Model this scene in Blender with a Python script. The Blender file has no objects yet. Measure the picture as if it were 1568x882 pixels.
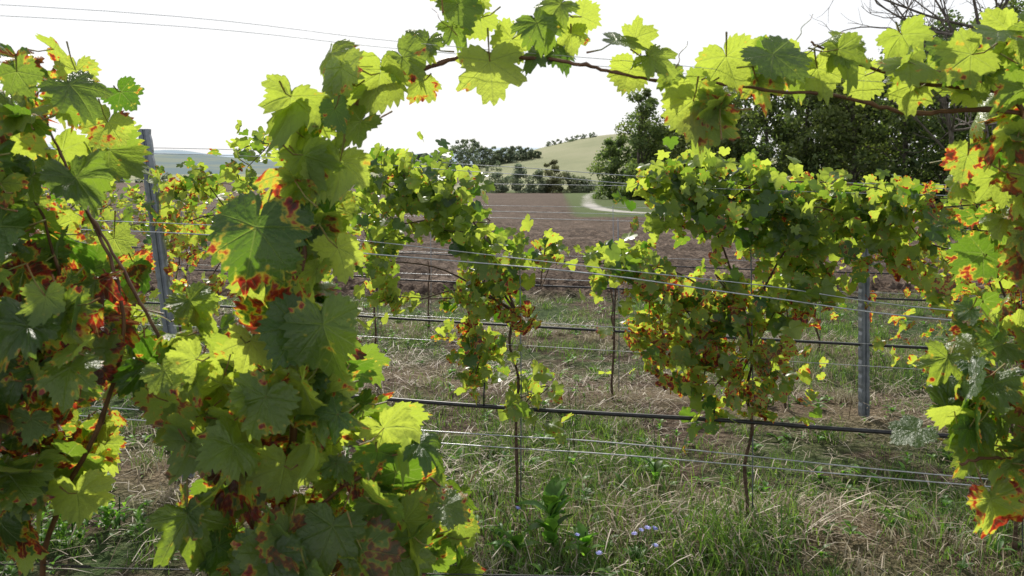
import bpy, math, random
import numpy as np
from mathutils import Vector
rng = np.random.default_rng(7)
random.seed(7)
scene = bpy.context.scene

# ------------------------------------------------------------ mesh builder
class MB:
    def __init__(s):
        s.v=[];s.f=[];s.uv=[];s.rnd=[];s.m=[];s.n=0
    def add(s,V,F,uv=None,rnd=None,mat=0):
        V=np.asarray(V,dtype=np.float32).reshape(-1,3);F=np.asarray(F,dtype=np.int32).reshape(-1,3)
        n=len(V)
        if uv is None: uv=np.zeros((n,3),np.float32)
        if rnd is None: rnd=np.zeros((n,3),np.float32)
        s.v.append(V);s.f.append(F+s.n);s.uv.append(np.asarray(uv,dtype=np.float32).reshape(-1,3))
        s.rnd.append(np.broadcast_to(np.asarray(rnd,dtype=np.float32),(n,3)))
        s.m.append(np.full(len(F),mat,np.int32));s.n+=n
    def build(s,name,mats,smooth=True,parent=None):
        V=np.concatenate(s.v);F=np.concatenate(s.f);M=np.concatenate(s.m)
        me=bpy.data.meshes.new(name)
        me.vertices.add(len(V));me.vertices.foreach_set('co',V.ravel())
        me.loops.add(F.size);me.loops.foreach_set('vertex_index',F.ravel())
        me.polygons.add(len(F));me.polygons.foreach_set('loop_start',np.arange(0,F.size,3,dtype=np.int32))
        me.polygons.foreach_set('loop_total',np.full(len(F),3,np.int32))
        for mt in mats: me.materials.append(mt)
        me.polygons.foreach_set('material_index',M)
        me.polygons.foreach_set('use_smooth',np.full(len(F),smooth))
        for nm,src in (('luv',s.uv),('rnd',s.rnd)):
            a=me.attributes.new(nm,'FLOAT_VECTOR','POINT');a.data.foreach_set('vector',np.ascontiguousarray(np.concatenate(src),dtype=np.float32).ravel())
        me.update(calc_edges=True)
        ob=bpy.data.objects.new(name,me);scene.collection.objects.link(ob)
        if parent: ob.parent=parent
        return ob

def norm(a): return a/np.maximum(np.linalg.norm(a,axis=-1,keepdims=True),1e-9)

def tube(mb,pts,rad,k=6,mat=0,rnd=(0,0,0),cap=True):
    P=np.asarray(pts,float);n=len(P);R=np.broadcast_to(np.asarray(rad,float),(n,))
    T=np.gradient(P,axis=0);T=norm(T)
    up=np.array([0,0,1.]) if abs(T[0][2])<.8 else np.array([0,1.,0])
    V=[]
    for i in range(n):
        a=norm(np.cross(T[i],up));b=np.cross(T[i],a)
        for j in range(k):
            t=2*math.pi*j/k;V.append(P[i]+R[i]*(math.cos(t)*a+math.sin(t)*b))
    F=[]
    for i in range(n-1):
        for j in range(k):
            a=i*k+j;b=i*k+(j+1)%k;c=a+k;d=b+k
            F+= [(a,b,d),(a,d,c)]
    if cap:
        V+=[P[0],P[-1]];c0=n*k;c1=n*k+1
        for j in range(k):
            F.append((c0,(j+1)%k,j));F.append((c1,(n-1)*k+j,(n-1)*k+(j+1)%k))
    mb.add(V,F,rnd=rnd,mat=mat)

def smooth_path(pts,n=30):
    P=np.asarray(pts,float);m=len(P)
    t=np.linspace(0,m-1,n);out=[]
    for x in t:
        i=min(int(x),m-2);f=x-i
        p0=P[max(i-1,0)];p1=P[i];p2=P[i+1];p3=P[min(i+2,m-1)]
        out.append(.5*((2*p1)+(-p0+p2)*f+(2*p0-5*p1+4*p2-p3)*f*f+(-p0+3*p1-3*p2+p3)*f**3))
    return np.array(out)

# ------------------------------------------------------------ node helper
class NT:
    def __init__(s,name):
        s.mat=bpy.data.materials.new(name);s.mat.use_nodes=True;s.t=s.mat.node_tree;s.t.nodes.clear()
        s.out=s.t.nodes.new('ShaderNodeOutputMaterial')
    def N(s,typ,**k):
        n=s.t.nodes.new(typ)
        for a,b in k.items(): setattr(n,a,b)
        return n
    def put(s,sock,v):
        if isinstance(v,bpy.types.NodeSocket): s.t.links.new(v,sock)
        elif v is not None:
            if isinstance(v,(tuple,list)) and len(v)==3 and sock.type=='RGBA': v=(*v,1)
            sock.default_value=v
    def M(s,op,a,b=None,c=None,clamp=False):
        n=s.N('ShaderNodeMath',operation=op);n.use_clamp=clamp
        s.put(n.inputs[0],a)
        if b is not None: s.put(n.inputs[1],b)
        if c is not None: s.put(n.inputs[2],c)
        return n.outputs[0]
    def V(s,op,a,b=None):
        n=s.N('ShaderNodeVectorMath',operation=op);s.put(n.inputs[0],a)
        if b is not None: s.put(n.inputs[1],b)
        return n.outputs[0]
    def attr(s,name):
        n=s.N('ShaderNodeAttribute',attribute_name=name);return n.outputs['Vector']
    def sep(s,v):
        n=s.N('ShaderNodeSeparateXYZ');s.put(n.inputs[0],v);return n.outputs
    def comb(s,x,y,z):
        n=s.N('ShaderNodeCombineXYZ');s.put(n.inputs[0],x);s.put(n.inputs[1],y);s.put(n.inputs[2],z);return n.outputs[0]
    def noise(s,vec,scale,detail=3,rough=.55):
        n=s.N('ShaderNodeTexNoise');s.put(n.inputs['Vector'],vec);n.inputs['Scale'].default_value=scale
        n.inputs['Detail'].default_value=detail;n.inputs['Roughness'].default_value=rough;return n.outputs[0]
    def ramp(s,f,stops):
        n=s.N('ShaderNodeValToRGB');e=n.color_ramp.elements
        while len(e)<len(stops): e.new(.5)
        for el,(p,c) in zip(e,stops):
            el.position=p;el.color=(*c,1) if len(c)==3 else c
        s.put(n.inputs[0],f);return n.outputs[0]
    def mix(s,f,a,b,mode='MIX'):
        n=s.N('ShaderNodeMix',data_type='RGBA',blend_type=mode)
        s.put(n.inputs[0],f);s.put(n.inputs[6],a);s.put(n.inputs[7],b);return n.outputs[2]
    def sstep(s,x,a,b):
        n=s.N('ShaderNodeMapRange',interpolation_type='SMOOTHSTEP');s.put(n.inputs[0],x)
        n.inputs[1].default_value=a;n.inputs[2].default_value=b;return n.outputs[0]
    def bump(s,h,strength,dist):
        n=s.N('ShaderNodeBump');n.inputs['Strength'].default_value=strength;n.inputs['Distance'].default_value=dist
        s.put(n.inputs['Height'],h);return n.outputs[0]
    def prin(s,col,rough=.8,spec=.3,metal=0,nrm=None):
        n=s.N('ShaderNodeBsdfPrincipled');s.put(n.inputs['Base Color'],col);s.put(n.inputs['Roughness'],rough)
        s.put(n.inputs['Specular IOR Level'],spec);s.put(n.inputs['Metallic'],metal)
        if nrm is not None: s.put(n.inputs['Normal'],nrm)
        return n.outputs[0]
    def trans(s,col,nrm=None):
        n=s.N('ShaderNodeBsdfTranslucent');s.put(n.inputs[0],col)
        if nrm is not None: s.put(n.inputs['Normal'],nrm)
        return n.outputs[0]
    def mixs(s,f,a,b):
        n=s.N('ShaderNodeMixShader');s.put(n.inputs[0],f);s.put(n.inputs[1],a);s.put(n.inputs[2],b);return n.outputs[0]
    def done(s,sh):
        s.t.links.new(sh,s.out.inputs[0]);return s.mat

def leaf_material(name,detail=True):
    t=NT(name)
    uv=t.attr('luv');r=t.sep(t.attr('rnd'));xyz=t.sep(uv)
    X=t.M('ABSOLUTE',xyz[0]);Y=xyz[1]
    rad=t.M('SQRT',t.M('ADD',t.M('MULTIPLY',X,X),t.M('MULTIPLY',Y,Y)))
    P=t.V('ADD',t.comb(xyz[0],Y,0.),t.comb(t.M('MULTIPLY',r[0],61.),t.M('MULTIPLY',r[1],37.),0.))
    n1=t.noise(P,2.2,2,.6);n2=t.noise(P,9.,3,.6) if detail else t.noise(P,6.,1,.5)
    veins=0.
    if detail:
        ds=None
        for deg in (0,50,104):
            a=math.radians(deg)
            perp=t.M('ABSOLUTE',t.M('SUBTRACT',t.M('MULTIPLY',X,math.cos(a)),t.M('MULTIPLY',Y,math.sin(a))))
            al=t.M('ADD',t.M('MULTIPLY',X,math.sin(a)),t.M('MULTIPLY',Y,math.cos(a)))
            pen=t.M('MULTIPLY',t.M('MAXIMUM',t.M('MULTIPLY',al,-1.),0.),6.)
            d=t.M('ADD',perp,pen)
            ds=d if ds is None else t.M('MINIMUM',ds,d)
        w=t.M('SUBTRACT',.028,t.M('MULTIPLY',rad,.02))
        vein=t.M('SUBTRACT',1.,t.M('DIVIDE',ds,w),clamp=True)
        sec=t.M('SINE',t.M('ADD',t.M('SUBTRACT',t.M('MULTIPLY',rad,36.),t.M('MULTIPLY',ds,44.)),t.M('MULTIPLY',n2,3.)))
        sec=t.sstep(sec,.86,1.)
        veins=t.M('MAXIMUM',vein,t.M('MULTIPLY',sec,.35))
    a=t.M('ADD',r[2],t.M('MULTIPLY',t.M('SUBTRACT',n1,.5),1.9))
    a=t.M('ADD',a,t.M('MULTIPLY',t.M('SUBTRACT',rad,.6),.30))
    a=t.M('ADD',a,t.M('MULTIPLY',t.M('SUBTRACT',n2,.5),.45))
    if detail: a=t.M('SUBTRACT',a,t.M('MULTIPLY',vein,.12))
    g=t.mix(r[1],(.024,.062,.020),(.098,.155,.026))
    g=t.mix(t.M('MULTIPLY',t.sstep(n2,.35,.75),.35),g,(.11,.15,.035))
    au=t.ramp(a,[(.5,(.17,.20,.03)),(.565,(.35,.30,.03)),(.62,(.36,.11,.02)),(.67,(.22,.022,.012)),(.85,(.065,.02,.012))])
    C=t.mix(t.sstep(a,.45,.57),g,au)
    tg=t.mix(r[1],(.11,.27,.010),(.70,.84,.09))  # dark end paints the shade inside the leaf masses
    ta=t.ramp(a,[(.5,(.68,.74,.07)),(.565,(.95,.74,.07)),(.62,(.78,.22,.03)),(.67,(.58,.035,.02)),(.85,(.13,.03,.015))])
    T=t.mix(t.sstep(a,.45,.57),tg,ta)
    if detail:
        C=t.mix(t.M('MULTIPLY',veins,.4),C,(.18,.25,.08))
        T=t.mix(t.M('MULTIPLY',veins,.35),T,(.68,.82,.22))
    T=t.mix(t.M('MULTIPLY',t.sstep(n2,.45,.8),.35),T,t.mix(.6,T,(.06,.14,.01)))
    geo=t.N('ShaderNodeNewGeometry')
    C2=t.mix(t.M('MULTIPLY',geo.outputs['Backfacing'],.45),C,(.16,.22,.10))
    rg=t.M('ADD',.33,t.M('MULTIPLY',geo.outputs['Backfacing'],.35))
    nb=None
    if detail: nb=t.bump(t.M('ADD',t.M('MULTIPLY',veins,-.6),t.M('MULTIPLY',n2,1.)),.6,.005)
    return t.done(t.mixs(.5,t.prin(C2,rg,.6,0,nb),t.trans(T,nb)))

def simple_mat(name,c1,c2,scale=20,rough=.8,spec=.3,metal=0,bump=.4,bd=.003,coord='Object'):
    t=NT(name);tc=t.N('ShaderNodeTexCoord').outputs[coord]
    n=t.noise(tc,scale,3,.6)
    return t.done(t.prin(t.mix(t.sstep(n,.3,.7),c1,c2),rough,spec,metal,t.bump(n,bump,bd)))

def foliage_mat(name,c1,c2,tr,tf=.3,rough=.6):
    t=NT(name);r=t.sep(t.attr('rnd'))
    C=t.mix(r[0],c1,c2);C=t.mix(t.M('MULTIPLY',r[2],1.),C,t.mix(.5,C,(.16,.13,.03)))
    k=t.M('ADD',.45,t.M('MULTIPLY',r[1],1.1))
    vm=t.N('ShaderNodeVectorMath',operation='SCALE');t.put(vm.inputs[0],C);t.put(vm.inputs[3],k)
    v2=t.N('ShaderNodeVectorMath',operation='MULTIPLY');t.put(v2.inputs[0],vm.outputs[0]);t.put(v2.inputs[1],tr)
    return t.done(t.mixs(tf,t.prin(vm.outputs[0],rough,.25),t.trans(v2.outputs[0])))

M_leaf=leaf_material('vine_leaf');M_leaf2=leaf_material('vine_leaf_row',False)
M_bark=simple_mat('vine_bark',(.05,.03,.02),(.13,.09,.06),60,.85,.2,0,.8,.004)
M_cane=simple_mat('vine_cane',(.09,.038,.018),(.17,.085,.04),40,.5,.4,0,.3,.001)
M_pet=simple_mat('leaf_stalk',(.22,.08,.035),(.20,.24,.06),30,.5,.4,0,.1,.001)
M_wire=simple_mat('galvanised_wire',(.42,.43,.44),(.62,.63,.64),30,.38,.5,.75,.1,.0005)
M_hose=simple_mat('black_hose',(.012,.012,.014),(.03,.03,.033),30,.4,.5,0,.1,.001)
M_steel=simple_mat('galvanised_post_steel',(.15,.17,.20),(.26,.285,.32),14,.5,.5,.45,.15,.001)
t=NT('grass_blades');r=t.sep(t.attr('rnd'))
gC=t.mix(r[0],(.035,.092,.018),(.12,.19,.045))
dC=t.mix(r[0],(.17,.12,.07),(.60,.52,.40))
C=t.mix(r[2],gC,dC);T=t.mix(r[2],t.mix(r[0],(.13,.30,.02),(.34,.50,.08)),dC)
M_grass=t.done(t.mixs(.35,t.prin(C,.5,.4),t.trans(T)))
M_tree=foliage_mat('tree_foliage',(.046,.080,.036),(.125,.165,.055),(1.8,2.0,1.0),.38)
M_treef=foliage_mat('haze_tinted_foliage',(.10,.135,.10),(.17,.205,.13),(1.2,1.3,1.0),.3)  # paler bluish base paints distance haze into the foliage colour
M_weed=foliage_mat('weed_leaves',(.04,.12,.02),(.12,.23,.045),(2.6,2.8,1.2),.4,.45)
M_petal=simple_mat('chicory_petal',(.35,.38,.75),(.48,.48,.85),30,.6)
M_trunk=simple_mat('tree_bark',(.06,.05,.04),(.15,.13,.11),3,.9,.2,0,.6,.03)

# ------------------------------------------------------------ grape leaf templates
CP=[(0,.97),(9,.93),(18,.87),(26,.79),(31,.74),(38,.80),(45,.87),(51,.90),(58,.87),(68,.80),(77,.69),(86,.72),(96,.78),(104,.80),(114,.77),(126,.72),(140,.66),(152,.58),(163,.46),(173,.26),(180,.07)]
def leaf_template(nout,rings,seed,deep=1.,teeth=True):
    g=np.random.default_rng(seed)
    if nout>=60: ang=np.linspace(-180,180,nout,endpoint=False)+.001
    elif nout>=20:
        pos=[0,14,31,41,51,64,77,92,104,122,142,163,177]
        ang=np.array(sorted([-a for a in pos if a>0]+pos),float)
    else:
        pos=[0,31,51,77,104,150,177]
        ang=np.array(sorted([-a for a in pos if a>0]+pos),float)
    ca=[c[0] for c in CP];cr=np.array([c[1] for c in CP])
    cr2=1-(1-cr)*np.where((cr<.81),deep,1.)
    cr2=np.maximum(cr2,.05)
    asym=g.normal(0,.05,2)
    r=np.interp(np.abs(ang),ca,cr2)
    r=r*np.where(ang>0,1+asym[0],1+asym[1])
    if teeth and nout>=60:
        tt=np.arange(nout)%3
        k=np.where(tt==0,1.045,np.where(tt==1,.99,.915));r=r*(k+g.normal(0,.025,nout))
    elif teeth: r=r*(1+g.normal(0,.05,len(r)))
    n=len(ang);a=np.radians(ang)
    V=[[0,0]];fr=list(rings)
    for f in fr:
        rr=r*f if f==1 else (r*.75+.25*r.mean())*f
        V+=list(np.stack([rr*np.sin(a),rr*np.cos(a)],1))
    V=np.array(V);F=[]
    for j in range(n):
        k=(j+1)%n
        if j==n-1: continue
        F.append((0,1+k,1+j))
        for q in range(len(fr)-1):
            o=1+q*n;p=o+n
            F+=[(o+j,o+k,p+k),(o+j,p+k,p+j)]
    F=np.array(F)
    x,y=V[:,0],V[:,1];R=np.hypot(x,y);A=np.arctan2(x,y)
    z=-g.uniform(.0,.28)*R**2+g.uniform(-.05,.38)*np.abs(x)+g.uniform(.05,.12)*R*np.sin(3*A+g.uniform(0,6))+.05*R*np.sin(7*A+g.uniform(0,6))
    z+=-g.uniform(0,.25)*np.maximum(y,0)**2+g.uniform(-.22,.15)*np.maximum(x*g.choice([-1,1]),0)**2
    z+=g.uniform(-.55,.45)*np.maximum(R-.6,0)**1.5
    z+=.03*np.cos(A*360/52*1.0)*R*np.sin(R*3.)
    z+=g.normal(0,.009,len(z))
    V3=np.stack([x,y,z],1)
    p=V3[F[0]]
    if np.cross(p[1]-p[0],p[2]-p[0])[2]<0: F=F[:,::-1]
    return V3,F,np.stack([x,y,0*x],1)
T_hi=[leaf_template(78,(.3,.6,.85,1),s,d) for s,d in zip(range(10),[1,1.4,.85,1.8,1.1,1.3,.7,1.6,1.2,.9])]
T_mid=[leaf_template(25,(.55,1),s+20,d) for s,d in zip(range(6),[1,1.4,.8,1.6,1.1,1.2])]
T_lo=[leaf_template(13,(1,),s+40,d) for s,d in zip(range(4),[1,.9,1.2,1.])]

def orient(n,front=.5,up=.55,spread=.55,roll=.6,g=rng):
    s=np.where(g.random(n)<front,-1.,1.)
    N=np.stack([g.normal(0,spread,n),s*g.uniform(.25,1.,n),up+g.normal(0,.45,n)],1);N=norm(N)
    d=np.stack([g.normal(0,roll,n),g.normal(0,.3,n),np.full(n,-1.)],1)
    Y=norm(d-N*(d*N).sum(1,keepdims=True));X=np.cross(Y,N)
    return X,Y,N
def put_leaves(mb,P,size,frame,rnd,T,mat=0):
    X,Y,N=frame;n=len(P);var=rng.integers(0,len(T),n)
    for k in range(len(T)):
        i=np.where(var==k)[0]
        if len(i)==0: continue
        V,F,uv=T[k];m=len(V)
        cup=rng.uniform(.3,1.9,len(i));asp=rng.uniform(.88,1.12,len(i))[:,None,None]
        W=(V[None,:,0:1]*X[i][:,None]*asp+V[None,:,1:2]*Y[i][:,None]+(V[None,:,2:3]*cup[:,None,None])*N[i][:,None])*size[i][:,None,None]+P[i][:,None]
        FF=F[None]+(np.arange(len(i))*m)[:,None,None]
        mb.add(W.reshape(-1,3),FF.reshape(-1,3),np.tile(uv,(len(i),1)),np.repeat(rnd[i],m,0),mat)
def petioles(mb,P,frame,L,rad,mat,k=4):
    X,Y,N=frame
    for i in range(len(P)):
        d=norm(-Y[i]*.8-N[i]*.7+rng.normal(0,.3,3));q=P[i]+d*L[i];m=(P[i]+q)/2-np.array([0,0,.1])*L[i]
        tube(mb,[P[i],m,q],[rad*.8,rad*.8,rad*1.2],k,mat,cap=False)
def bright(n,p):
    # random leaf tone; dark and bright groups paint in shadowed and backlit leaves
    return np.clip(np.where(rng.random(n)<p,rng.uniform(.55,1.,n),rng.uniform(0,.42,n)),0,1)

def inpoly(p,poly):
    x,y=p[:,0],p[:,1];poly=np.array(poly);c=np.zeros(len(p),bool);j=len(poly)-1
    for i in range(len(poly)):
        xi,yi=poly[i];xj,yj=poly[j]
        c^=((yi>y)!=(yj>y))&(x<(xj-xi)*(y-yi)/(yj-yi+1e-12)+xi);j=i
    return c
def fill_poly(poly,n):
    poly=np.array(poly);lo=poly.min(0);hi=poly.max(0)
    p=lo+(hi-lo)*rng.random((n*30,2));p=p[inpoly(p,poly)]
    return p[:n]

# trellis rows: y at a given x
ROW_C={1:1.47,2:3.66,3:5.55,4:7.45}
ROW_S={1:0.0,2:-.21,3:-.26,4:-.26}
def rowy(k,x): return ROW_C[k]+ROW_S[k]*x

# ------------------------------------------------------------ row 1 (nearest vines)
def near_vine(name,regions,heroes,canes):
    mb=MB()
    for poly,n,aut,bri,dep in regions:
        p=fill_poly(poly,n);n=len(p)
        y=rowy(1,p[:,0])+rng.uniform(-.5,.5,n)*dep
        P=np.stack([p[:,0],y,p[:,1]+.03],1)
        size=rng.uniform(.040,.080,n);fr=orient(n,.5,.5,.55,.75)
        rnd=np.stack([rng.random(n),bright(n,bri),np.clip(aut+np.abs(rng.normal(0,.14,n))-.05,0,1)],1)
        put_leaves(mb,P,size,fr,rnd,T_hi,0);petioles(mb,P,fr,size*rng.uniform(.7,1.1,n),.0015,2)
    for (x,z,dy,size,nx,ny,nz,roll,aut,bri) in heroes:
        P=np.array([[x,rowy(1,x)+dy,z]]);N=norm(np.array([[nx,ny,nz]],float))
        d=np.array([[math.sin(math.radians(roll)),0,-math.cos(math.radians(roll))]]);Y=norm(d-N*(d*N).sum(1,keepdims=True));X=np.cross(Y,N)
        put_leaves(mb,P,np.array([size]),(X,Y,N),np.array([[rng.random(),bri,aut]]),T_hi,0)
        petioles(mb,P,(X,Y,N),np.array([size*.9]),.0016,2)
    for pts,r0,r1 in canes:
        q=smooth_path([(x,rowy(1,x)+dy,z) for x,z,dy in pts],8*len(pts))
        q+=rng.normal(0,.0012,q.shape)
        rad=np.linspace(r0,r1,len(q));rad[::6]*=1.35
        tube(mb,q,rad,7,1)
    return mb.build(name,[M_leaf,M_cane,M_pet])

polyA=[(-1.3,1.80),(-.96,1.83),(-.86,1.79),(-.82,1.74),(-.76,1.68),(-.84,1.60),(-.81,1.50),(-.77,1.42),(-.71,1.36),(-.67,1.28),(-.70,1.2),(-.77,1.13),(-.80,1.05),(-.83,.98),(-.88,.92),(-1.3,.85)]
polyA2=[(-.62,1.34),(-.54,1.27),(-.46,1.18),(-.5,1.09),(-.62,1.14),(-.70,1.20)]
polyB1=[(-.38,1.72),(-.33,1.78),(-.29,1.75),(-.31,1.62),(-.34,1.5),(-.33,1.33),(-.33,1.18),(-.44,1.2),(-.43,1.35),(-.46,1.45),(-.41,1.55),(-.39,1.65)]
polyB2=[(-.42,1.22),(-.33,1.22),(-.22,1.08),(-.15,1.03),(-.10,.95),(-.10,.78),(-.58,.78),(-.57,.95),(-.56,1.05),(-.52,1.12)]
near_vine('grape_vine',[
    (polyA,385,.29,.38,.45),(polyA2,30,.30,.65,.3),(polyB1,60,.24,.62,.24),(polyB2,140,.25,.58,.36),
    ([(-.98,1.4),(-.76,1.4),(-.70,1.2),(-.98,1.1)],30,.60,.3,.35),([(-.98,1.1),(-.80,1.1),(-.82,.95),(-.98,.9)],14,.56,.3,.3),
    ([(-.55,.98),(-.15,1.02),(-.12,.80),(-.52,.80)],16,.52,.5,.3),([(-.52,1.18),(-.40,1.18),(-.40,1.02),(-.52,1.02)],10,.62,.3,.25),
    ([(-.42,1.36),(-.33,1.36),(-.34,1.2),(-.46,1.2)],9,.5,.6,.2)],
  [(-.42,1.50,-.16,.098,.1,-1,.45,-10,.36,.12),(-.36,1.33,-.13,.08,.5,-1,.6,-30,.10,.1),(-.31,1.34,-.16,.09,-.3,-1,.2,15,.30,.35),
   (-.33,1.20,-.1,.07,.2,-1,.9,20,.05,.3),(-.38,1.72,-.1,.08,.3,.8,.5,-20,.1,.8),(-.27,1.68,-.05,.07,-.3,-.7,.6,-30,.3,.5),(-.30,1.61,-.08,.075,.2,.9,.4,-10,.25,.85),
   (-.36,1.62,-.1,.075,-.2,.8,.5,15,.1,.8),(-.76,1.74,-.1,.075,.6,-.6,.7,40,.1,.3),(-.82,1.26,-.14,.085,-.2,-1,.4,-15,.38,.1),(-.95,1.45,-.15,.095,.2,-1,.3,10,.1,.05),(-.9,1.60,-.12,.085,.2,-1,.6,10,.1,.1),
   (-.75,1.58,-.1,.07,.4,-.8,.6,30,.1,.3),(-.86,1.50,-.14,.085,-.1,-1,.5,-20,.15,.1),(-.92,1.12,-.14,.085,.2,-1,.3,10,.3,.05),(-.88,1.03,-.12,.08,-.2,-1,.4,-10,.45,.1),(-.55,1.01,-.12,.09,.3,-1,.5,20,.25,.4),(-.3,1.0,-.14,.09,.1,-1,.7,-15,.1,.45),(-.2,.93,-.1,.085,.5,-.8,.7,20,.3,.6),
   (-.40,.96,-.16,.095,-.3,-1,.5,0,.2,.3),(-.86,.94,-.08,.055,.2,.9,.3,10,.45,.9),(-.76,1.03,-.08,.065,-.2,.9,.3,0,.2,.95),(-.22,1.15,-.1,.08,.1,.9,.5,30,.15,.95),
   (-.60,1.19,-.08,.06,.1,.9,.3,10,.48,.9),(-.45,1.30,-.1,.075,.2,.9,.4,-20,.1,1.),(-.44,1.40,-.05,.07,-.2,.9,.4,20,.2,.95),(-.47,1.17,-.12,.08,.1,.9,.5,-10,.1,.9),(-.30,1.46,-.1,.07,.1,.9,.4,10,.2,.95),(-.38,1.10,-.14,.075,-.2,.9,.4,-10,.2,.95),(-.16,1.12,-.1,.06,.3,-.4,1,60,.0,.2),(-.12,1.0,-.06,.055,.3,-.5,.9,50,.4,.5)],
  [([(-.46,.55,.02),(-.44,.8,.0),(-.42,1.0,.03),(-.40,1.2,.0),(-.385,1.4,-.02),(-.37,1.56,0),(-.335,1.63,.01),(-.266,1.737,0),(-.171,1.778,0),(-.076,1.808,.01),(.007,1.802,0),(.114,1.79,-.01),(.197,1.772,0),(.293,1.754,0)],.0085,.0026),
   ([(-.9,.5,.05),(-.86,.9,.0),(-.75,1.15,0),(-.72,1.35,0),(-.80,1.55,0),(-.86,1.68,0)],.006,.002),
   ([(-1.1,.5,.05),(-1.0,1.0,.0),(-.85,1.3,.03),(-.9,1.6,.0)],.006,.002),
   ([(-.44,.9,0),(-.56,1.1,.02),(-.66,1.3,0),(-.76,1.48,0),(-.84,1.6,-.02)],.0045,.002),
   ([(-.44,.9,0),(-.3,1.02,-.02),(-.2,1.06,-.02),(-.12,1.0,0)],.0045,.002)])
arch=[(-.30,1.75,0,.06,.2,.8,.5,-60,.1,.7),(-.20,1.80,-.02,.065,-.2,-.9,.3,40,.32,.5),(-.16,1.83,.02,.065,-.5,-.8,.5,-20,.2,.4),
 (-.24,1.77,-.02,.065,.2,.9,.5,-10,.2,.8),(-.17,1.76,.02,.05,.3,.8,.4,-30,.46,.8),(-.10,1.90,.0,.06,.2,-.8,.4,20,.15,.4),(-.06,1.88,.03,.05,-.3,.9,.4,-40,.2,.8),(-.13,1.92,0,.055,.2,.9,.4,160,.1,.8),(-.11,1.86,.0,.05,.4,-.9,.4,30,.1,.3),
 (-.07,1.92,.02,.05,-.4,.9,.3,10,.15,.9),(-.04,1.79,-.03,.08,.05,.95,.1,5,.2,1.),(.0,1.84,.03,.055,-.3,.9,.3,-30,.1,.9),(.045,1.86,-.03,.065,.3,-.9,.5,25,.15,.3),(.09,1.90,.0,.06,-.2,-.9,.5,-40,.1,.5),
 (.08,1.82,.02,.06,.5,-.7,.7,20,.1,.1),(.05,1.81,.0,.05,-.3,-.7,.7,-20,.1,.2),(.13,1.88,.02,.045,-.3,.9,.6,60,.1,.9),(.11,1.85,.02,.045,.3,.9,.6,0,.1,.9),(.19,1.83,-.02,.065,.2,-.5,1,70,.1,.4),(.25,1.80,-.02,.06,-.3,-.8,.8,40,.1,.7),(.23,1.84,.02,.05,.3,.9,.5,120,.1,.9),
 (.22,1.78,.01,.042,.1,.9,.3,-20,.1,.95),(.29,1.77,0,.05,.3,-.9,.4,10,.25,.5),(.33,1.72,-.02,.065,.1,.9,.3,0,.2,.95),(.36,1.68,.0,.052,-.4,.8,.3,-25,.4,.9),
 (.39,1.80,-.02,.065,.2,.9,.5,20,.2,.85),(.36,1.76,.03,.055,-.2,.9,.5,-20,.1,.6),(.46,1.76,.02,.055,.1,.9,.3,10,.46,.95),(.52,1.80,-.02,.055,-.1,.9,.4,-30,.2,.9),
 (.56,1.78,-.01,.06,.3,.9,.4,15,.1,.95),(.62,1.83,0,.055,.1,-.8,.6,-20,.1,.6),(.66,1.77,.02,.06,-.2,.9,.2,0,.1,.9),(.71,1.84,-.02,.06,.2,.9,.7,30,.1,.7),
 (.74,1.75,0,.06,.2,.9,.5,-10,.15,.9),(.80,1.81,-.02,.075,.1,-.9,.5,5,.15,.3),(.86,1.76,.02,.065,-.2,.9,.4,20,.2,.9),(.92,1.85,0,.065,.1,.8,.5,-20,.1,.9),
 (.835,1.02,-.08,.075,.15,-.95,.2,8,.52,.9),(.72,1.13,-.05,.055,-.3,-.4,1,-50,.0,.2),(.83,1.15,-.05,.06,.3,-.6,.9,10,.1,.3),(.92,1.48,-.04,.055,.1,.9,.3,0,.52,.8),(.83,1.62,-.02,.055,.1,.9,.4,-10,.5,.8),(.90,1.58,0,.06,.2,.9,.3,20,.2,.8)]
topR=[(.42,1.79),(.6,1.80),(.75,1.81),(.95,1.83),(1.3,1.83),(1.3,1.66),(.9,1.68),(.8,1.72),(.7,1.74),(.55,1.74),(.42,1.74)]
colR=[(.87,1.62),(1.3,1.6),(1.3,.85),(.93,.95),(.88,1.1),(.88,1.22),(.92,1.35),(.87,1.45)]
lowR=[(.74,1.15),(.80,1.19),(.95,1.24),(1.0,1.05),(.90,1.0),(.8,1.06)]
near_vine('grape_vine',[(topR,60,.20,.75,.2),(colR,125,.32,.6,.4),(lowR,30,.25,.4,.2),([(.33,1.72),(.38,1.72),(.38,1.64),(.34,1.64)],6,.25,.9,.1),
    ([(.86,1.64),(.97,1.64),(.99,1.4),(.89,1.4)],12,.46,.7,.2)],arch,
  [([(1.15,.5,.05),(1.1,.9,.0),(1.0,1.3,.02),(.96,1.55,.0),(.932,1.719,0),(.756,1.754,0),(.614,1.80,0),(.55,1.83,0)],.008,.002),
   ([(1.1,1.6,0),(.932,1.70,.01),(.75,1.70,.02),(.6,1.73,0),(.435,1.746,0),(.35,1.76,0)],.0055,.002),
   ([(1.1,.9,0),(.98,1.05,-.05),(.86,1.08,-.05),(.80,1.07,-.05)],.0045,.002)])
mb=MB()
for (x,z,dx) in [(.52,1.83,.03),(-.10,1.84,-.05),(.30,1.78,.02)]:
    tt=np.linspace(0,1,16);q=np.stack([x+dx*tt+.006*np.sin(tt*9)*tt,1.46+.01*np.cos(tt*14)*tt,z+.05*tt],1)
    tube(mb,q,np.linspace(.001,.0005,16),4,0,cap=False)
mb.build('vine_tendrils',[M_pet])

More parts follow.
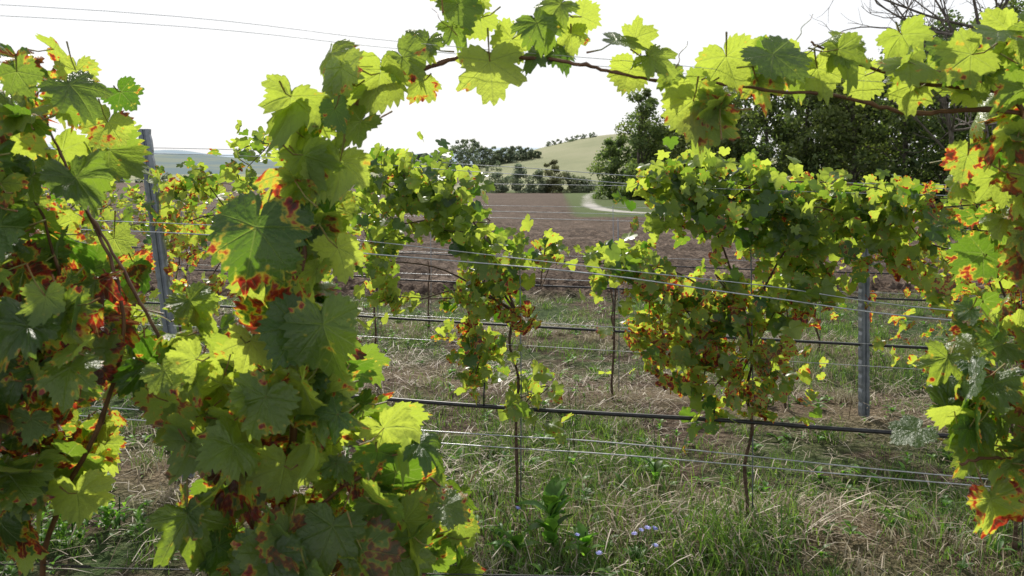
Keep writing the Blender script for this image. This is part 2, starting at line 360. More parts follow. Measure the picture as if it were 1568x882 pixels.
# ------------------------------------------------------------ rows 2-4
def clump_vine(name,row,trunk_x,clumps,T,trunk_r=.0075,ls=(.031,.057),stake=True,zt=.95):
    mb=MB()
    if trunk_x is not None:
        x=trunk_x;y=rowy(row,x)
        pts=[(x+rng.normal(0,.012),y+rng.normal(0,.012),z) for z in np.linspace(-.02,zt,7)]
        q=smooth_path(pts,22);tube(mb,q,np.linspace(trunk_r*1.25,trunk_r*.7,22)*rng.uniform(.8,1.25,22),7,1)
        if stake: tube(mb,[(x+.02,y,-.02),(x+.022,y,.6),(x+.015,y+.005,1.25)],.003,6,2)
    for (x0,x1,z0,z1,n,aut) in clumps:
        n=int(n*1.3)
        cx=(x0+x1)/2;cz=(z0+z1)/2;rx=(x1-x0)/2;rz=(z1-z0)/2
        k=max(3,int(n/14));bc=np.stack([cx+rx*rng.uniform(-.92,.92,k),cz+rz*rng.uniform(-.92,.92,k)],1);bi=rng.integers(0,k,n)
        br=rng.uniform(.03,.080,k)
        px=bc[bi,0]+rng.normal(0,1,n)*br[bi];pz=bc[bi,1]+rng.normal(0,1,n)*br[bi]
        uni=rng.random(n)<.25
        px=np.where(uni,cx+rx*rng.uniform(-1,1,n),px);pz=np.where(uni,cz+rz*rng.uniform(-1,1,n),pz)
        P=np.stack([px,rowy(row,px)+rng.normal(0,.10,n),pz],1)
        size=rng.uniform(ls[0],ls[1],n);fr=orient(n,.5,.6,.55,.75)
        baut=rng.normal(0,.10,k)
        rnd=np.stack([rng.random(n),bright(n,.66),np.clip(aut*.75+.13+baut[bi]+rng.normal(0,.13,n)+(1.3-pz)*.12,0,.64)],1)
        put_leaves(mb,P,size,fr,rnd,T,0)
        for j in range(max(2,n//45)):
            a=bc[rng.integers(k)];b=bc[rng.integers(k)]
            pts=[(a[0],rowy(row,a[0])+rng.normal(0,.05),a[1]),((a[0]+b[0])/2+rng.normal(0,.04),rowy(row,cx)+rng.normal(0,.06),(a[1]+b[1])/2+rng.normal(0,.05)),(b[0],rowy(row,b[0])+rng.normal(0,.05),b[1])]
            tube(mb,smooth_path(pts,10),np.linspace(.0035,.002,10),5,1)
    if trunk_x is not None:
        for (x0,x1,z0,z1,n,aut) in clumps[:4]:
            cx=(x0+x1)/2;cz=(z0+z1)/2
            pts=[(trunk_x,rowy(row,trunk_x),zt-.02),((trunk_x+cx)/2,rowy(row,cx)+.02,(zt+cz)/2+.06),(cx,rowy(row,cx),cz)]
            tube(mb,smooth_path(pts,14),np.linspace(.006,.0025,14),6,1)
    return mb.build(name,[M_leaf2,M_bark,M_steel])
V2=[(-1.25,[(-1.80,-1.22,1.38,1.62,42,.2),(-1.5,-1.25,1.5,1.72,30,.05),(-1.78,-1.0,.92,1.35,135,.42),(-1.0,-.78,.95,1.3,36,.25)]),
    (0.02,[(-.72,-.30,1.30,1.66,190,.08),(-.36,-.16,1.28,1.58,74,.1),(-.88,-.55,1.0,1.3,70,.2),(-.66,-.25,.93,1.0,38,.1),(-.24,.10,.92,1.15,80,.22),(-.24,-.04,.58,.9,74,.15),(.0,.14,.49,.6,24,.15),(-.12,.08,1.17,1.36,34,.08),(.10,.20,1.18,1.36,15,.05)]),
    (1.02,[(.54,1.1,1.3,1.63,265,.05),(1.0,1.62,1.24,1.57,265,.08),(.34,.62,1.1,1.24,60,.1),(.5,.95,.92,1.2,125,.22),(.9,1.5,1.05,1.3,90,.15),(.56,.95,.66,1.0,95,.34),(.8,1.28,.56,1.12,235,.22)]),
    (2.05,[(1.5,2.3,1.2,1.52,210,.16),(1.5,2.3,.8,1.2,150,.42),(2.2,2.8,.7,1.5,160,.2)]),
    (3.1,[(2.7,3.6,.7,1.6,260,.15)]),(-2.4,[(-2.9,-1.97,.6,1.6,220,.25)]),(-3.5,[(-4.2,-2.9,.6,1.6,260,.2)])]
for tx,cl in V2: clump_vine('grape_vine',2,tx,cl,T_mid)
V3=[(-2.6,[(-3.4,-1.9,.8,1.55,230,.3)]),(-1.0,[(-1.5,-.85,1.15,1.42,62,.15),(-1.4,-1.0,.85,1.1,22,.2)]),(.7,[]),
    (1.75,[(1.4,2.2,.9,1.5,140,.28),(1.6,2.3,.65,.95,55,.36)]),(2.9,[(2.3,3.3,.75,1.5,250,.34)]),(4.2,[(3.3,5,.7,1.5,300,.25)]),(-4.2,[(-5,-3.4,.7,1.5,250,.2)])]
for tx,cl in V3: clump_vine('grape_vine',3,tx,cl,T_mid,zt=.85)
V4=[(-3.4,[(-5,-2.2,.8,1.5,260,.2)]),(-1.9,[]),(-.8,[]),(.9,[]),(2.6,[(2.2,3.4,.8,1.4,190,.3)]),(4.5,[(3.4,6,.8,1.5,330,.2)])]
for tx,cl in V4: clump_vine('grape_vine',4,tx,cl,T_lo,zt=.7)

def wire(name,row,pts,r,mat,dy=0,k=6):
    mb=MB();P=smooth_path([(x,rowy(row,x)+dy,z) for x,z in pts],40)
    P[:,2]+=.004*np.sin(np.linspace(0,9,40)+pts[0][1]*9)
    tube(mb,P,r,k,0);return mb.build(name,[mat])
wire('drip_irrigation_hose',2,[(-6,.55),(-3,.53),(-.86,.495),(0,.49),(1,.50),(1.64,.49),(4,.5)],.0095,M_hose)
wire('trellis_wire',2,[(-6,1.36),(-1.85,1.33),(-.76,1.27),(.3,1.18),(1,1.12),(1.85,1.03),(4,.98)],.0024,M_wire,-.20)
wire('trellis_wire',2,[(-6,1.30),(-1.85,1.29),(-.76,1.215),(.3,1.155),(1,1.08),(1.85,1.0),(4,.95)],.0032,M_wire,-.24)
wire('trellis_wire',2,[(-6,.42),(-.7,.40),(.5,.40),(1.85,.37),(4,.37)],.0026,M_wire,-.12)
wire('trellis_wire',2,[(-6,.38),(-.7,.36),(.5,.36),(1.85,.35),(4,.35)],.0026,M_wire,-.15)
wire('trellis_wire',2,[(-6,1.66),(-1.85,1.67),(-.1,1.57),(1,1.5),(4,1.45)],.0018,M_wire,-.05)
wire('trellis_wire',2,[(-6,1.70),(-1.85,1.70),(-.1,1.60),(1,1.54),(4,1.5)],.0018,M_wire,.05)
wire('trellis_wire',2,[(-6,.8),(-1.85,.8),(4,.72)],.0015,M_wire,0)
wire('drip_irrigation_hose',3,[(-7,.52),(-2,.52),(-.9,.50),(2.4,.49),(6,.5)],.009,M_hose)
for z,dy in ((1.3,.05),(1.26,-.05),(.85,.0),(.55,-.06),(1.5,0)): wire('trellis_wire',3,[(-7,z),(0,z-.02),(2.2,z-.04),(6,z)],.002,M_wire,dy)
wire('drip_irrigation_hose',4,[(-8,.52),(-2,.52),(-.9,.5),(2.4,.5),(8,.5)],.009,M_hose)
wire('drip_irrigation_hose',4,[(-8,.62),(-2,.64),(-.9,.66),(2.4,.6),(8,.62)],.007,M_hose,.9)
for z,dy in ((1.25,.05),(.8,0.)): wire('trellis_wire',4,[(-8,z),(0,z-.02),(8,z)],.002,M_wire,dy)
wire('trellis_wire',1,[(-3,1.99),(-.93,1.895),(-.22,1.83),(.2,1.80),(.93,1.745),(3,1.68)],.0006,M_wire)
wire('trellis_wire',1,[(-3,1.97),(-.93,1.88),(-.22,1.82),(.2,1.79),(.93,1.735),(3,1.66)],.0006,M_wire,.03)
wire('trellis_wire',1,[(-3,.89),(-.93,.87),(-.5,.85),(3,.8)],.0012,M_hose,0)
mb=MB()
for x in (-.13,.0+.88,-1.2,2.0):
    y=rowy(2,x);tube(mb,[(x,y-.005,.49),(x,y-.012,.55),(x+.003,y,.60)],.004,6,0)
mb.build('hose_hangers',[M_hose])

def post(x0,y0,x1,z1,w=.058,yaw=.2):
    mb=MB();prof=[(-.5,.35),(-.5,-.32),(-.33,-.42),(-.12,-.36),(-.05,-.22),(.05,-.22),(.12,-.36),(.33,-.42),(.5,-.32),(.5,.35),(.38,.35),(.38,-.20),(.12,-.12),(-.12,-.12),(-.38,-.20),(-.38,.35)]
    n=70;V=[];k=len(prof)
    for i in range(n):
        f=i/(n-1);z=-.05+(z1+.05)*f;cx=x0+(x1-x0)*f
        notch=.86 if i%4==0 else 1.
        for j,(a,b) in enumerate(prof):
            a2=a*w*(notch if abs(a)>.4 else 1);b2=b*w
            V.append((cx+a2*math.cos(yaw)-b2*math.sin(yaw),y0+a2*math.sin(yaw)+b2*math.cos(yaw),z))
    F=[]
    for i in range(n-1):
        for j in range(k):
            a=i*k+j;b=i*k+(j+1)%k;F+=[(a,b,b+k),(a,b+k,a+k)]
    t0=(n-1)*k
    for (a,b,c) in [(0,1,15),(1,14,15),(1,2,14),(2,3,14),(3,13,14),(3,4,13),(4,5,13),(5,12,13),(5,6,12),(6,11,12),(6,7,11),(7,8,11),(8,9,10),(8,10,11)]: F.append((t0+a,t0+b,t0+c))
    mb.add(V,F)
    for hz in (.5,.8,1.25,1.3,1.6):
        if hz<z1:
            f=hz/z1;cx=x0+(x1-x0)*f;tube(mb,[(cx-.03,y0-.03,hz),(cx-.045,y0-.035,hz+.005),(cx-.045,y0-.035,hz+.025)],.003,5,0)
    return mb.build('trellis_post',[M_steel],smooth=False)
post(-1.63,rowy(2,-1.8),-1.865,1.79)
post(2.2,rowy(3,2.2),2.2,1.48,.056,.15)
post(3.9,rowy(2,3.9),3.95,1.75);post(-4.2,rowy(3,-4.2),-4.25,1.75);post(-2.6,rowy(1,-2.6),-2.6,1.8)

# ------------------------------------------------------------ terrain
def vn(x,y,s,seed=0):
    r=np.random.default_rng(seed);o=0
    for i in range(7):
        a=r.uniform(0,6.28);f=s*r.uniform(.6,1.7);o=o+np.sin((x*math.cos(a)+y*math.sin(a))*f+r.uniform(0,6.28))
    return o/7
def H(x,y):
    x=np.asarray(x,float);y=np.asarray(y,float)
    d=np.clip(y-9.5,0,150);z=-.025*d
    near=np.exp(-((y-4)/14)**2)
    z=z+near*(.03*vn(x,y,2.2,1)+.015*vn(x,y,7,2))
    z=z+.5*vn(x,y,.02,3)*np.clip((y-60)/200,0,1)
    z=z+20.5*np.exp(-((x-55)/66)**2-((y-370)/110)**2)
    for c,s_ in ((3.66,-.21),(5.55,-.26),(7.45,-.26)):
        z=z+.035*np.exp(-((y-(c+s_*x))/.28)**2)*(np.abs(x)<30)
    return z
def sst(x,a,b):
    t=np.clip((x-a)/(b-a),0,1);return t*t*(3-2*t)
path_pts=smooth_path([(30,37.5,0),(14,38.5,0),(8,40,0),(5.9,43.5,0),(5.4,50,0),(6.0,62,0),(8.6,90,0),(11.0,116,0),(16,150,0),(30,200,0)],120)[:,:2]
ys=np.concatenate([np.linspace(-12,2.5,24),np.linspace(2.7,11,230),11*np.power(3500/11,np.linspace(0.004,1,430))])
ts=np.linspace(-1,1,520)
Yg,Tg=np.meshgrid(ys,ts,indexing='ij')
Xg=Tg*(7+.85*np.maximum(Yg+4,0))
Zg=H(Xg,Yg)
pd=np.full(Xg.shape,1e3);sel=(Yg>32)&(Yg<230)&(Xg>-5)&(Xg<45)
xs_,ys_=Xg[sel],Yg[sel];pd[sel]=np.sqrt(((xs_[:,None]-path_pts[:,0])**2+(ys_[:,None]-path_pts[:,1])**2).min(1))
edge=3.6+ (Yg-46)*.060
fend=np.where(Xg<-14,260.,150.)
field=sst(Yg,9.3,10.2)*(1-sst(Yg-fend,0,6))*(1-sst(Xg-edge,-.5,.3)*sst(Yg,34.5,36))*(1-sst(Xg+0*Yg,70,75))
pathm=1-sst(pd,.45,.75)
straw=np.zeros_like(Xg)
for c,s_,w in ((3.75,-.21,.42),(5.75,-.26,.65),(7.6,-.26,.4)): straw=np.maximum(straw,np.exp(-((Yg-(c+s_*Xg))/w)**2))
straw*=(1-field)*.85
hillm=sst(Yg,158,175)
cl=field*np.exp(-np.clip(Yg-10,0,100)/35.)
g2=np.random.default_rng(5)
Zg=Zg+cl*(.05*np.abs(vn(Xg,Yg,9,11))+.03*vn(Xg,Yg,24,12)+.05*np.sin((Yg+.26*Xg)*7)+g2.normal(0,.03,Xg.shape))
nr,nc=Xg.shape
idx=np.arange(nr*nc).reshape(nr,nc);a=idx[:-1,:-1].ravel();b=idx[:-1,1:].ravel();c=idx[1:,1:].ravel();d=idx[1:,:-1].ravel()
F=np.concatenate([np.stack([a,b,c],1),np.stack([a,c,d],1)])
mb=MB();mb.add(np.stack([Xg,Yg,Zg],-1).reshape(-1,3),F,uv=np.stack([field,pathm,straw],-1).reshape(-1,3),rnd=np.stack([hillm,0*hillm,0*hillm],-1).reshape(-1,3))
t=NT('ground_soil_and_grass')
pos=t.N('ShaderNodeNewGeometry').outputs['Position'];z=t.sep(t.attr('luv'));hl=t.sep(t.attr('rnd'))[0]
nA=t.noise(pos,1.6,3,.6);nB=t.noise(pos,14,4,.65);nC=t.noise(pos,70,2,.6);nL=t.noise(pos,.05,3,.6)
soil=t.ramp(nB,[(.3,(.035,.025,.017)),(.5,(.08,.056,.038)),(.72,(.17,.13,.095))])
grs=t.ramp(nB,[(.3,(.018,.038,.010)),(.55,(.05,.080,.024)),(.75,(.11,.125,.05))])
strw=t.ramp(nC,[(.3,(.07,.045,.03)),(.5,(.15,.105,.07)),(.7,(.30,.23,.16))])
base=t.mix(t.sstep(nA,.40,.56),soil,grs)
base=t.mix(t.M('MULTIPLY',z[2],t.sstep(nA,.25,.6)),base,strw)
fur=t.N('ShaderNodeTexWave',wave_type='BANDS',bands_direction='Y');t.put(fur.inputs['Vector'],pos);fur.inputs['Scale'].default_value=.45;fur.inputs['Distortion'].default_value=5;fur.inputs['Detail'].default_value=2
nF=t.noise(pos,2.2,6,.75)
fld=t.ramp(t.M('ADD',t.M('MULTIPLY',nB,.45),t.M('MULTIPLY',nF,.55)),[(.41,(.030,.021,.016)),(.5,(.105,.075,.055)),(.59,(.23,.175,.135))])
fld=t.mix(t.M('MULTIPLY',fur.outputs[1],.5),fld,(.048,.035,.027));fld=t.mix(t.sstep(nL,.4,.7),fld,t.mix(.3,fld,(.18,.135,.10)))
base=t.mix(z[0],base,fld)
hillc=t.ramp(t.noise(pos,.02,4,.6),[(.35,(.19,.21,.11)),(.55,(.27,.275,.16)),(.7,(.32,.30,.20))])
base=t.mix(hl,base,t.mix(z[0],hillc,fld))
far=t.mix(t.sstep(t.sep(pos)[1],28,40),base,t.mix(.75,base,(.10,.14,.045)))
base=t.mix(t.M('MULTIPLY',t.M('SUBTRACT',1.,z[0]),t.M('SUBTRACT',1.,hl)),base,far)
base=t.mix(z[1],base,(.45,.43,.39))
mg=t.done(t.prin(base,.95,.1,0,t.bump(t.M('ADD',nB,nF),1.,.08)))
mb.build('ground',[mg])

# ------------------------------------------------------------ grass, straw, weeds
def blades(mb,X,Y,L,W,dry,lean,mat=0):
    n=len(X);Z=H(X,Y)
    th=rng.uniform(0,2*math.pi,n);dx=np.cos(th);dy=np.sin(th)
    ph=rng.uniform(0,2*math.pi,n);wx=np.cos(ph);wy=np.sin(ph)
    V=np.zeros((n,5,3))
    def at(f):
        h=L*(f*np.sqrt(np.maximum(1-(lean*f)**2,.02)));o=L*lean*f*f*1.0
        return X+dx*o,Y+dy*o,Z-.005+h
    for i,(f,w) in enumerate(((0,1.),(.5,.85))):
        x,y,zz=at(f);V[:,2*i,0]=x-wx*W*w/2;V[:,2*i,1]=y-wy*W*w/2;V[:,2*i,2]=zz
        V[:,2*i+1,0]=x+wx*W*w/2;V[:,2*i+1,1]=y+wy*W*w/2;V[:,2*i+1,2]=zz
    x,y,zz=at(1);V[:,4,0]=x;V[:,4,1]=y;V[:,4,2]=zz
    F=np.array([(0,1,3),(0,3,2),(2,3,4)])[None]+(np.arange(n)*5)[:,None,None]
    rnd=np.stack([rng.random(n),rng.random(n),dry],1)
    mb.add(V.reshape(-1,3),F.reshape(-1,3),rnd=np.repeat(rnd,5,0),mat=mat)
def strawmask(X,Y):
    m=np.zeros_like(X)
    for c,s_,w in ((3.75,-.21,.42),(5.75,-.26,.65),(7.6,-.26,.4)): m=np.maximum(m,np.exp(-((Y-(c+s_*X))/w)**2))
    return m
mb=MB();n=190000
Y=2.4+7.4*rng.random(n)**1.15;X=(rng.random(n)*2-1)*(.9+.75*Y)
cov=vn(X,Y,2.2,31)*1.3+vn(X,Y,7,32)*.9;sm=strawmask(X,Y)
bare=np.exp(-((X+1.65)/.5)**2-((Y-3.3)/.7)**2)
keep=rng.random(n)<np.clip(.56+cov*1.5-.36*sm-.8*bare,.03,1)
X,Y,sm,cov=X[keep],Y[keep],sm[keep],cov[keep];n=len(X)
dry=(rng.random(n)<.10+.34*sm).astype(float)*rng.uniform(.6,1,n)
L=rng.uniform(.02,.058,n)*(1+np.clip(cov,0,1)*1.3)
blades(mb,X,Y,L,rng.uniform(.002,.0055,n),dry,rng.uniform(.2,.98,n))
for i in range(620):
    y=2.5+7*rng.random();x=(rng.random()*2-1)*(.8+.75*y);m=int(rng.uniform(25,80));r=rng.uniform(.02,.07)
    dd=1. if rng.random()<.2+.35*float(strawmask(np.array([x]),np.array([y]))[0]) else 0.
    blades(mb,x+rng.normal(0,r,m),y+rng.normal(0,r,m),rng.uniform(.05,.14,m),rng.uniform(.003,.007,m),np.full(m,dd)*rng.uniform(.7,1,m),rng.uniform(.3,.98,m))
for (x,y,m,r,h) in [(.85,3.22,500,.12,.24),(1.1,3.45,260,.12,.2),(.05,3.5,160,.10,.18),(.6,3.9,260,.2,.2),(1.9,3.4,220,.15,.2),(-.1,3.9,200,.15,.18),(.3,3.1,200,.15,.12)]:
    blades(mb,x+rng.normal(0,r,m),y+rng.normal(0,r,m),rng.uniform(.4*h,h*1.1,m),rng.uniform(.004,.008,m),(rng.random(m)<.12)*1.,rng.uniform(.3,.98,m))
mb.build('grass',[M_grass])
mb=MB();n=85000
Y=2.4+7.2*rng.random(n);X=(rng.random(n)*2-1)*(.9+.75*Y)
k=rng.random(n)<.12+.95*strawmask(X,Y)*np.clip(.42+vn(X,Y,5,77)*2.6,0,1);X=X[k];Y=Y[k];n=len(X)
th=rng.uniform(0,6.28,n);Ls=rng.uniform(.03,.2,n)*rng.uniform(.5,1.2,n);w=rng.uniform(.0015,.0055,n);Z=H(X,Y)+rng.uniform(.004,.10,n);tz=rng.normal(0,.28,n)
D=np.stack([np.cos(th),np.sin(th),tz],1)*Ls[:,None];S=np.stack([-np.sin(th),np.cos(th),0*th],1)*w[:,None];C0=np.stack([X,Y,Z],1)
V=np.stack([C0-D/2-S/2,C0-D/2+S/2,C0+S/2+np.array([0,0,.008]),C0-S/2+np.array([0,0,.008]),C0+D/2],1)
F=np.array([(0,1,2),(0,2,3),(3,2,4)])[None]+(np.arange(n)*5)[:,None,None]
mb.add(V.reshape(-1,3),F.reshape(-1,3),rnd=np.repeat(np.stack([rng.random(n)**1.2,rng.random(n),np.ones(n)],1),5,0))
mb.build('dry_straw',[M_grass])
def eleaf(mb,P,D,up,L,W,rnd,mat=0):
    D=norm(np.array(D,float));S=norm(np.cross(D,up));N=np.cross(S,D);V=[]
    for f,w,b in ((0,.08,0),(.25,.75,.10),(.5,1,.13),(.75,.7,.06),(1,.03,-.08)):
        c=P+D*L*f+N*L*b
        V+=[c-S*W*w/2+N*W*.12,c,c+S*W*w/2+N*W*.12]
    F=[]
    for i in range(4):
        for j in range(2):
            a=i*3+j;F+=[(a,a+1,a+4),(a,a+4,a+3)]
    mb.add(V,F,rnd=rnd,mat=mat)
def weed(mb,x,y,n,L,erect=.5,h=0):
    z=float(H(x,y))
    for i in range(n):
        th=random.uniform(0,6.28);e=random.uniform(.1,1)*erect;zz=z+random.random()*h
        eleaf(mb,np.array([x,y,zz]),(math.cos(th),math.sin(th),e*1.6),np.array([0,0,1.01]),L*random.uniform(.6,1.1),L*random.uniform(.28,.45),(random.random(),random.random(),random.random()*.3))
mb=MB()
for i in range(1400):
    y=2.6+6.5*random.random()**1.4;x=(random.random()*2-1)*(.8+.75*y);weed(mb,x,y,random.randint(5,12),random.uniform(.02,.075),.6,random.uniform(0,.06))
mb.build('ground_weeds',[M_weed])
for (x,y,n,L,e,h) in [(.16,3.3,18,.17,1.3,.18),(.30,3.25,12,.13,1.,.06),(.02,3.25,10,.12,1.,.05),(-1.85,3.35,60,.06,.9,.16),(-1.7,3.45,50,.055,.8,.12),(-1.95,3.3,40,.055,.8,.12),(.7,3.9,12,.1,.9,.1)]:
    mb=MB()
    if n>30:
        for q in range(8): weed(mb,x+random.uniform(-.12,.12),y+random.uniform(-.08,.08),n//6,L,e,h)
    else: weed(mb,x,y,n,L,e,h)
    tube(mb,[(x,y,-.01),(x,y,h+.05)],.003,5,0);mb.build('broadleaf_weed',[M_weed])
mb=MB()
for i in range(90):
    y=2.9+5.5*random.random();x=(random.random()*2-1)*(1+.6*y);h=random.uniform(.15,.45);z=float(H(x,y))
    tx=x+random.uniform(-.06,.06)
    tube(mb,[(x,y,z),((x+tx)/2+.01,y,z+h*.5),(tx,y,z+h)],[.0022,.0018,.001],4,0,rnd=(random.random()*.4,0,random.choice([0,1,1])))
    f=np.sort(rng.uniform(.35,1,14))
    for q in f: eleaf(mb,np.array([x+(tx-x)*q,y,z+h*q]),(rng.normal(),rng.normal(),.9),np.array([.01,0,1]),.022,.006,(random.random()*.4,0,random.choice([0,1])))
mb.build('weed_stalks',[M_grass])
def chicory(x,y,fl):
    mb=MB();z=float(H(x,y))
    for i in range(fl):
        a=x+random.uniform(-.09,.09);b=y+random.uniform(-.07,.07);h=random.uniform(.08,.16)
        tube(mb,[(x,y,z),((x+a)/2,(y+b)/2,z+h*.6),(a,b,z+h)],[.002,.0016,.0012],4,0,rnd=(.3,.5,0))
        c=np.array([a,b,z+h]);s=random.uniform(.7,1.);dx=random.uniform(-.5,.5)
        for k in range(12):
            th=k*math.pi/6+random.uniform(-.1,.1)
            eleaf(mb,c,(math.cos(th)+dx,math.sin(th)-.3,.55),np.array([0,.1,1]),.018*s,.0075*s,(0,0,0),1)
    for i in range(6):
        th=random.uniform(0,6.28);eleaf(mb,np.array([x,y,z]),(math.cos(th),math.sin(th),.6),np.array([0,0,1.]),.09,.025,(.3,.5,0))
    mb.build('chicory_plant',[M_weed,M_petal])
for x,y,f in [(.50,3.22,5),(.27,3.12,2),(-.26,3.35,4),(-.05,3.4,1),(1.98,3.25,1)]: chicory(x,y,f)

# ------------------------------------------------------------ trees
def cards(mb,C,R,n,size,hue=0,bri=.5):
    u=norm(rng.normal(0,1,(n,3)));rr=rng.uniform(.5,1.15,n)[:,None]
    P=C+u*rr*np.array(R)
    N=norm(u*.6+rng.normal(0,.7,(n,3))+np.array([0,0,.3]));A=norm(np.cross(N,rng.normal(0,1,(n,3))));B=np.cross(N,A)
    s=(size*rng.uniform(.4,1.25,n))[:,None]
    j=lambda:rng.uniform(.45,1.2,(n,1))
    V=np.stack([P+A*s*j(),P+B*s*j()*.6,P-A*s*j(),P-B*s*j()*.6],1)
    F=np.array([(0,1,2),(0,2,3)])[None]+(np.arange(n)*4)[:,None,None]
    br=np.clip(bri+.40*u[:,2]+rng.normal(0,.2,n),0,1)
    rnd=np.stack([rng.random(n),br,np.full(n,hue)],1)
    mb.add(V.reshape(-1,3),F.reshape(-1,3),rnd=np.repeat(rnd,4,0),mat=0)
def tree(mb,x,y,h,w,n=2600,size=.35,low=.15,hue=0,blobs=16,bri=.5,airy=False,trunk=True):
    z=float(H(x,y))
    if trunk:
        p=[(x,y,z-.3),(x+rng.normal(0,.15),y,z+h*.35),(x+rng.normal(0,.4),y,z+h*.7),(x+rng.normal(0,.5),y,z+h*.93)]
        tube(mb,smooth_path(p,12),np.linspace(h*.018,h*.004,12),7,1)
    for b in range(blobs):
        f=low+(1-low)*(b+.5)/blobs;env=math.sin(math.pi*min(1,(f-low)/(1-low)*.82+.16))**.6
        th=rng.uniform(0,6.28);ro=w*.5*env*rng.uniform(.2,.95)
        r=w*rng.uniform(.12,.24)*(.8 if airy else 1.)*(.6+.5*env)
        c=np.array([x+math.cos(th)*ro,y+math.sin(th)*ro,z+h*f-r*.6])
        if trunk: tube(mb,[(x,y,max(z,c[2]-h*.15)),((x+c[0])/2,(y+c[1])/2,c[2]-h*.03),tuple(c)],[h*.005,h*.003,h*.0015],4,1,cap=False)
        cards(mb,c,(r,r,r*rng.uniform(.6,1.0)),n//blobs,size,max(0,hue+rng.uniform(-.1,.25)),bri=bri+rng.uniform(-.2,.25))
for (x,y,h,w,hue,br) in [(13.4,82,11.5,6.5,.15,.9),(11.6,88,7.,6,.0,.8),(17,80,10.5,8,.25,.8),(14.8,86,8.5,7,.1,.7)]:
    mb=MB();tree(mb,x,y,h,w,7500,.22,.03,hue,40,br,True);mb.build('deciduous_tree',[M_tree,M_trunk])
mb=MB()
front=[(20.5,78,12),(24,75,13.5),(27,73,13),(30,70,15),(33.5,68,14.5),(36,66,16.5),(39,63,16.5),(42,62,19),(45,60,18.5),(48,58,19.5),(52,58,20.5),(57,57,20.5)]
for x,y,h in front:
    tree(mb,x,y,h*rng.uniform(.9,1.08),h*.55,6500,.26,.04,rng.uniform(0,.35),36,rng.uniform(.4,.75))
for i in range(13):
    x=22+i*3.4;y=90-i*2.2;tree(mb,x+rng.normal(0,1),y,rng.uniform(12,15),9.5,2200,.6,.02,0,16,.25)
for i in range(22):
    x=12+i*2.0;y=84-i*1.25;tree(mb,x,y,rng.uniform(2.5,4.5),4.5,900,.26,.0,.2,10,.6,trunk=False)
mb.build('tree_line',[M_tree,M_trunk])
def bare_tree(x,y,h):
    mb=MB()
    def br(p,d,L,r,dep):
        n=6;pts=[p]
        for i in range(n): d=norm(d+rng.normal(0,.10,3)+np.array([0,0,.03]));pts.append(pts[-1]+d*L/n)
        tube(mb,pts,np.linspace(r,r*.5,n+1),5 if dep else 7,0,cap=False)
        if dep<4:
            for k in range(3 if dep else 6):
                q=pts[rng.integers(2,n+1)];br(q,norm(d+rng.normal(0,.55,3)+np.array([0,0,.2])),L*rng.uniform(.4,.62),r*.5,dep+1)
    br(np.array([x,y,float(H(x,y))]),np.array([0,0,1.]),h*.62,h*.012,0)
    mb.build('bare_tree',[M_trunk])
bare_tree(32,54,19);bare_tree(34.2,56,21);bare_tree(30.5,55,17)
mb=MB()
for i in range(44):
    u=i/43;x=-44+54*u;y=300+rng.normal(0,5)
    top=5.5+6.5*math.exp(-((x+17)/9)**2)+4.*math.exp(-((x-2)/8)**2)+rng.uniform(-1,1)
    zb=float(H(x,y));hh=max(2.,top-zb)
    tree(mb,x,y,hh,min(hh,6.5),480,.55,.0,.1,10,.6,trunk=False)
for i in range(9):
    tree(mb,16+i*2.5,350+rng.normal(0,2),2.2,4,110,.5,.1,.1,5,.6,trunk=False)
mb.build('distant_copse',[M_treef,M_trunk])
mb=MB()
for i in range(60):
    x=-200+i*3.3+rng.normal(0,1);tree(mb,x,265+rng.normal(0,4),rng.uniform(1.8,5.),5,120,.55,.0,.1,6,.5,trunk=False)
mb.build('distant_hedge',[M_treef,M_trunk])
for (x,y,h,w,hue) in [(1.8,150,5.5,5,.0),(5,149,4.5,5,.2),(7.6,148,6.3,4.5,1.),(-2.5,152,4,6,.1),(10.5,150,4,5,.5),(13.5,150,3,5,.3)]:
    mb=MB();tree(mb,x,y,h,w,2600,.26,.0,hue,18,.6,trunk=False);mb.build('field_bush',[M_treef,M_trunk])

def ridge(name,y,x0,x1,fn,col,col2):
    mb=MB();n=160;xs=np.linspace(x0,x1,n);V=[];F=[]
    for i,x in enumerate(xs):
        h=fn((x-x0)/(x1-x0),x)
        for q,(dy,f) in enumerate(((0,-.2),(60,.5),(160,.85),(300,1),(600,.4))): V.append((x,y+dy,-6+(h+6)*f if f>0 else -8))
    for i in range(n-1):
        for j in range(4):
            a=i*5+j;b=a+5;F+=[(a,b,b+1),(a,b+1,a+1)]
    mb.add(V,F)
    t=NT(name+'_painted_haze');pos=t.N('ShaderNodeNewGeometry').outputs['Position']
    nn=t.noise(pos,.02,5,.6);m=t.done(t.prin(t.mix(t.sstep(nn,.42,.58),col,col2),1,0))  # aerial haze is painted into the hill's base colours
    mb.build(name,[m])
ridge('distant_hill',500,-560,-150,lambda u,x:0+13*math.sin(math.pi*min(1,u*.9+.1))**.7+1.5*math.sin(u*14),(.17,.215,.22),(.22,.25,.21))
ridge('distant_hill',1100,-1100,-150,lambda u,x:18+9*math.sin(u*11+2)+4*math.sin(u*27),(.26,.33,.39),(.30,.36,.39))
ridge('distant_hill',2300,-1700,900,lambda u,x:48+20*math.sin(u*9+1)+8*math.sin(u*23),(.42,.50,.57),(.45,.52,.58))

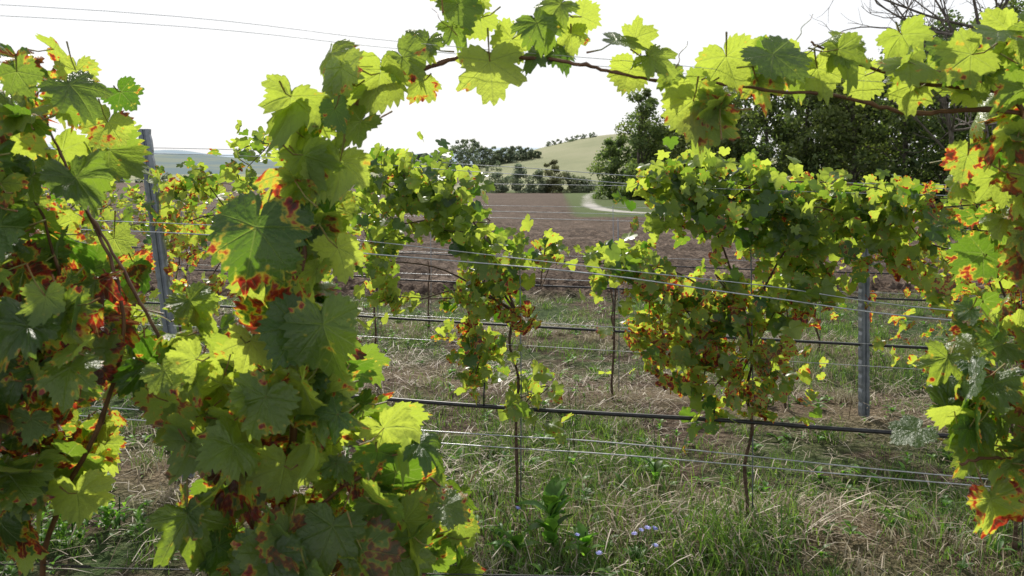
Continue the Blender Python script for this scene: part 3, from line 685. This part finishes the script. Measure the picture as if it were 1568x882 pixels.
# ------------------------------------------------------------ light, sky, camera
el,az=math.radians(42),math.radians(-14)
w=bpy.data.worlds.new('World');scene.world=w;w.use_nodes=True;nt=w.node_tree
bg=nt.nodes['Background'];sky=nt.nodes.new('ShaderNodeTexSky');sky.sky_type='NISHITA';sky.sun_disc=False
sky.sun_elevation=el;sky.sun_rotation=az;sky.dust_density=2.5;sky.air_density=1.;sky.ozone_density=1.
# thin bright haze: strongest near the horizon, thinner overhead
tc=nt.nodes.new('ShaderNodeTexCoord');sp=nt.nodes.new('ShaderNodeSeparateXYZ');nt.links.new(tc.outputs['Generated'],sp.inputs[0])
mr=nt.nodes.new('ShaderNodeMapRange');mr.interpolation_type='SMOOTHSTEP';nt.links.new(sp.outputs[2],mr.inputs[0])
mr.inputs[1].default_value=.25;mr.inputs[2].default_value=.85;mr.inputs[3].default_value=.92;mr.inputs[4].default_value=.25
mx=nt.nodes.new('ShaderNodeMix');mx.data_type='RGBA';nt.links.new(mr.outputs[0],mx.inputs[0]);nt.links.new(sky.outputs[0],mx.inputs[6]);mx.inputs[7].default_value=(6.85,6.9,7.0,1)
nt.links.new(mx.outputs[2],bg.inputs[0]);bg.inputs[1].default_value=.15
ld=bpy.data.lights.new('sun','SUN');ld.energy=5.;ld.angle=math.radians(1.2);ld.color=(1,.95,.85)
lo=bpy.data.objects.new('sun',ld);scene.collection.objects.link(lo)
D=Vector((math.sin(az)*math.cos(el),math.cos(az)*math.cos(el),math.sin(el)));lo.rotation_euler=D.to_track_quat('Z','Y').to_euler()
cd=bpy.data.cameras.new('camera');cd.lens=28;cd.sensor_width=36;cd.shift_y=-.1186;cd.clip_start=.05;cd.clip_end=8000
cd.dof.use_dof=True;cd.dof.focus_distance=3.6;cd.dof.aperture_fstop=9
co=bpy.data.objects.new('camera',cd);scene.collection.objects.link(co);co.location=(0,0,1.6);co.rotation_euler=(math.radians(90),0,0)
scene.camera=co
scene.view_settings.view_transform='Standard';scene.view_settings.look='None';scene.view_settings.exposure=0
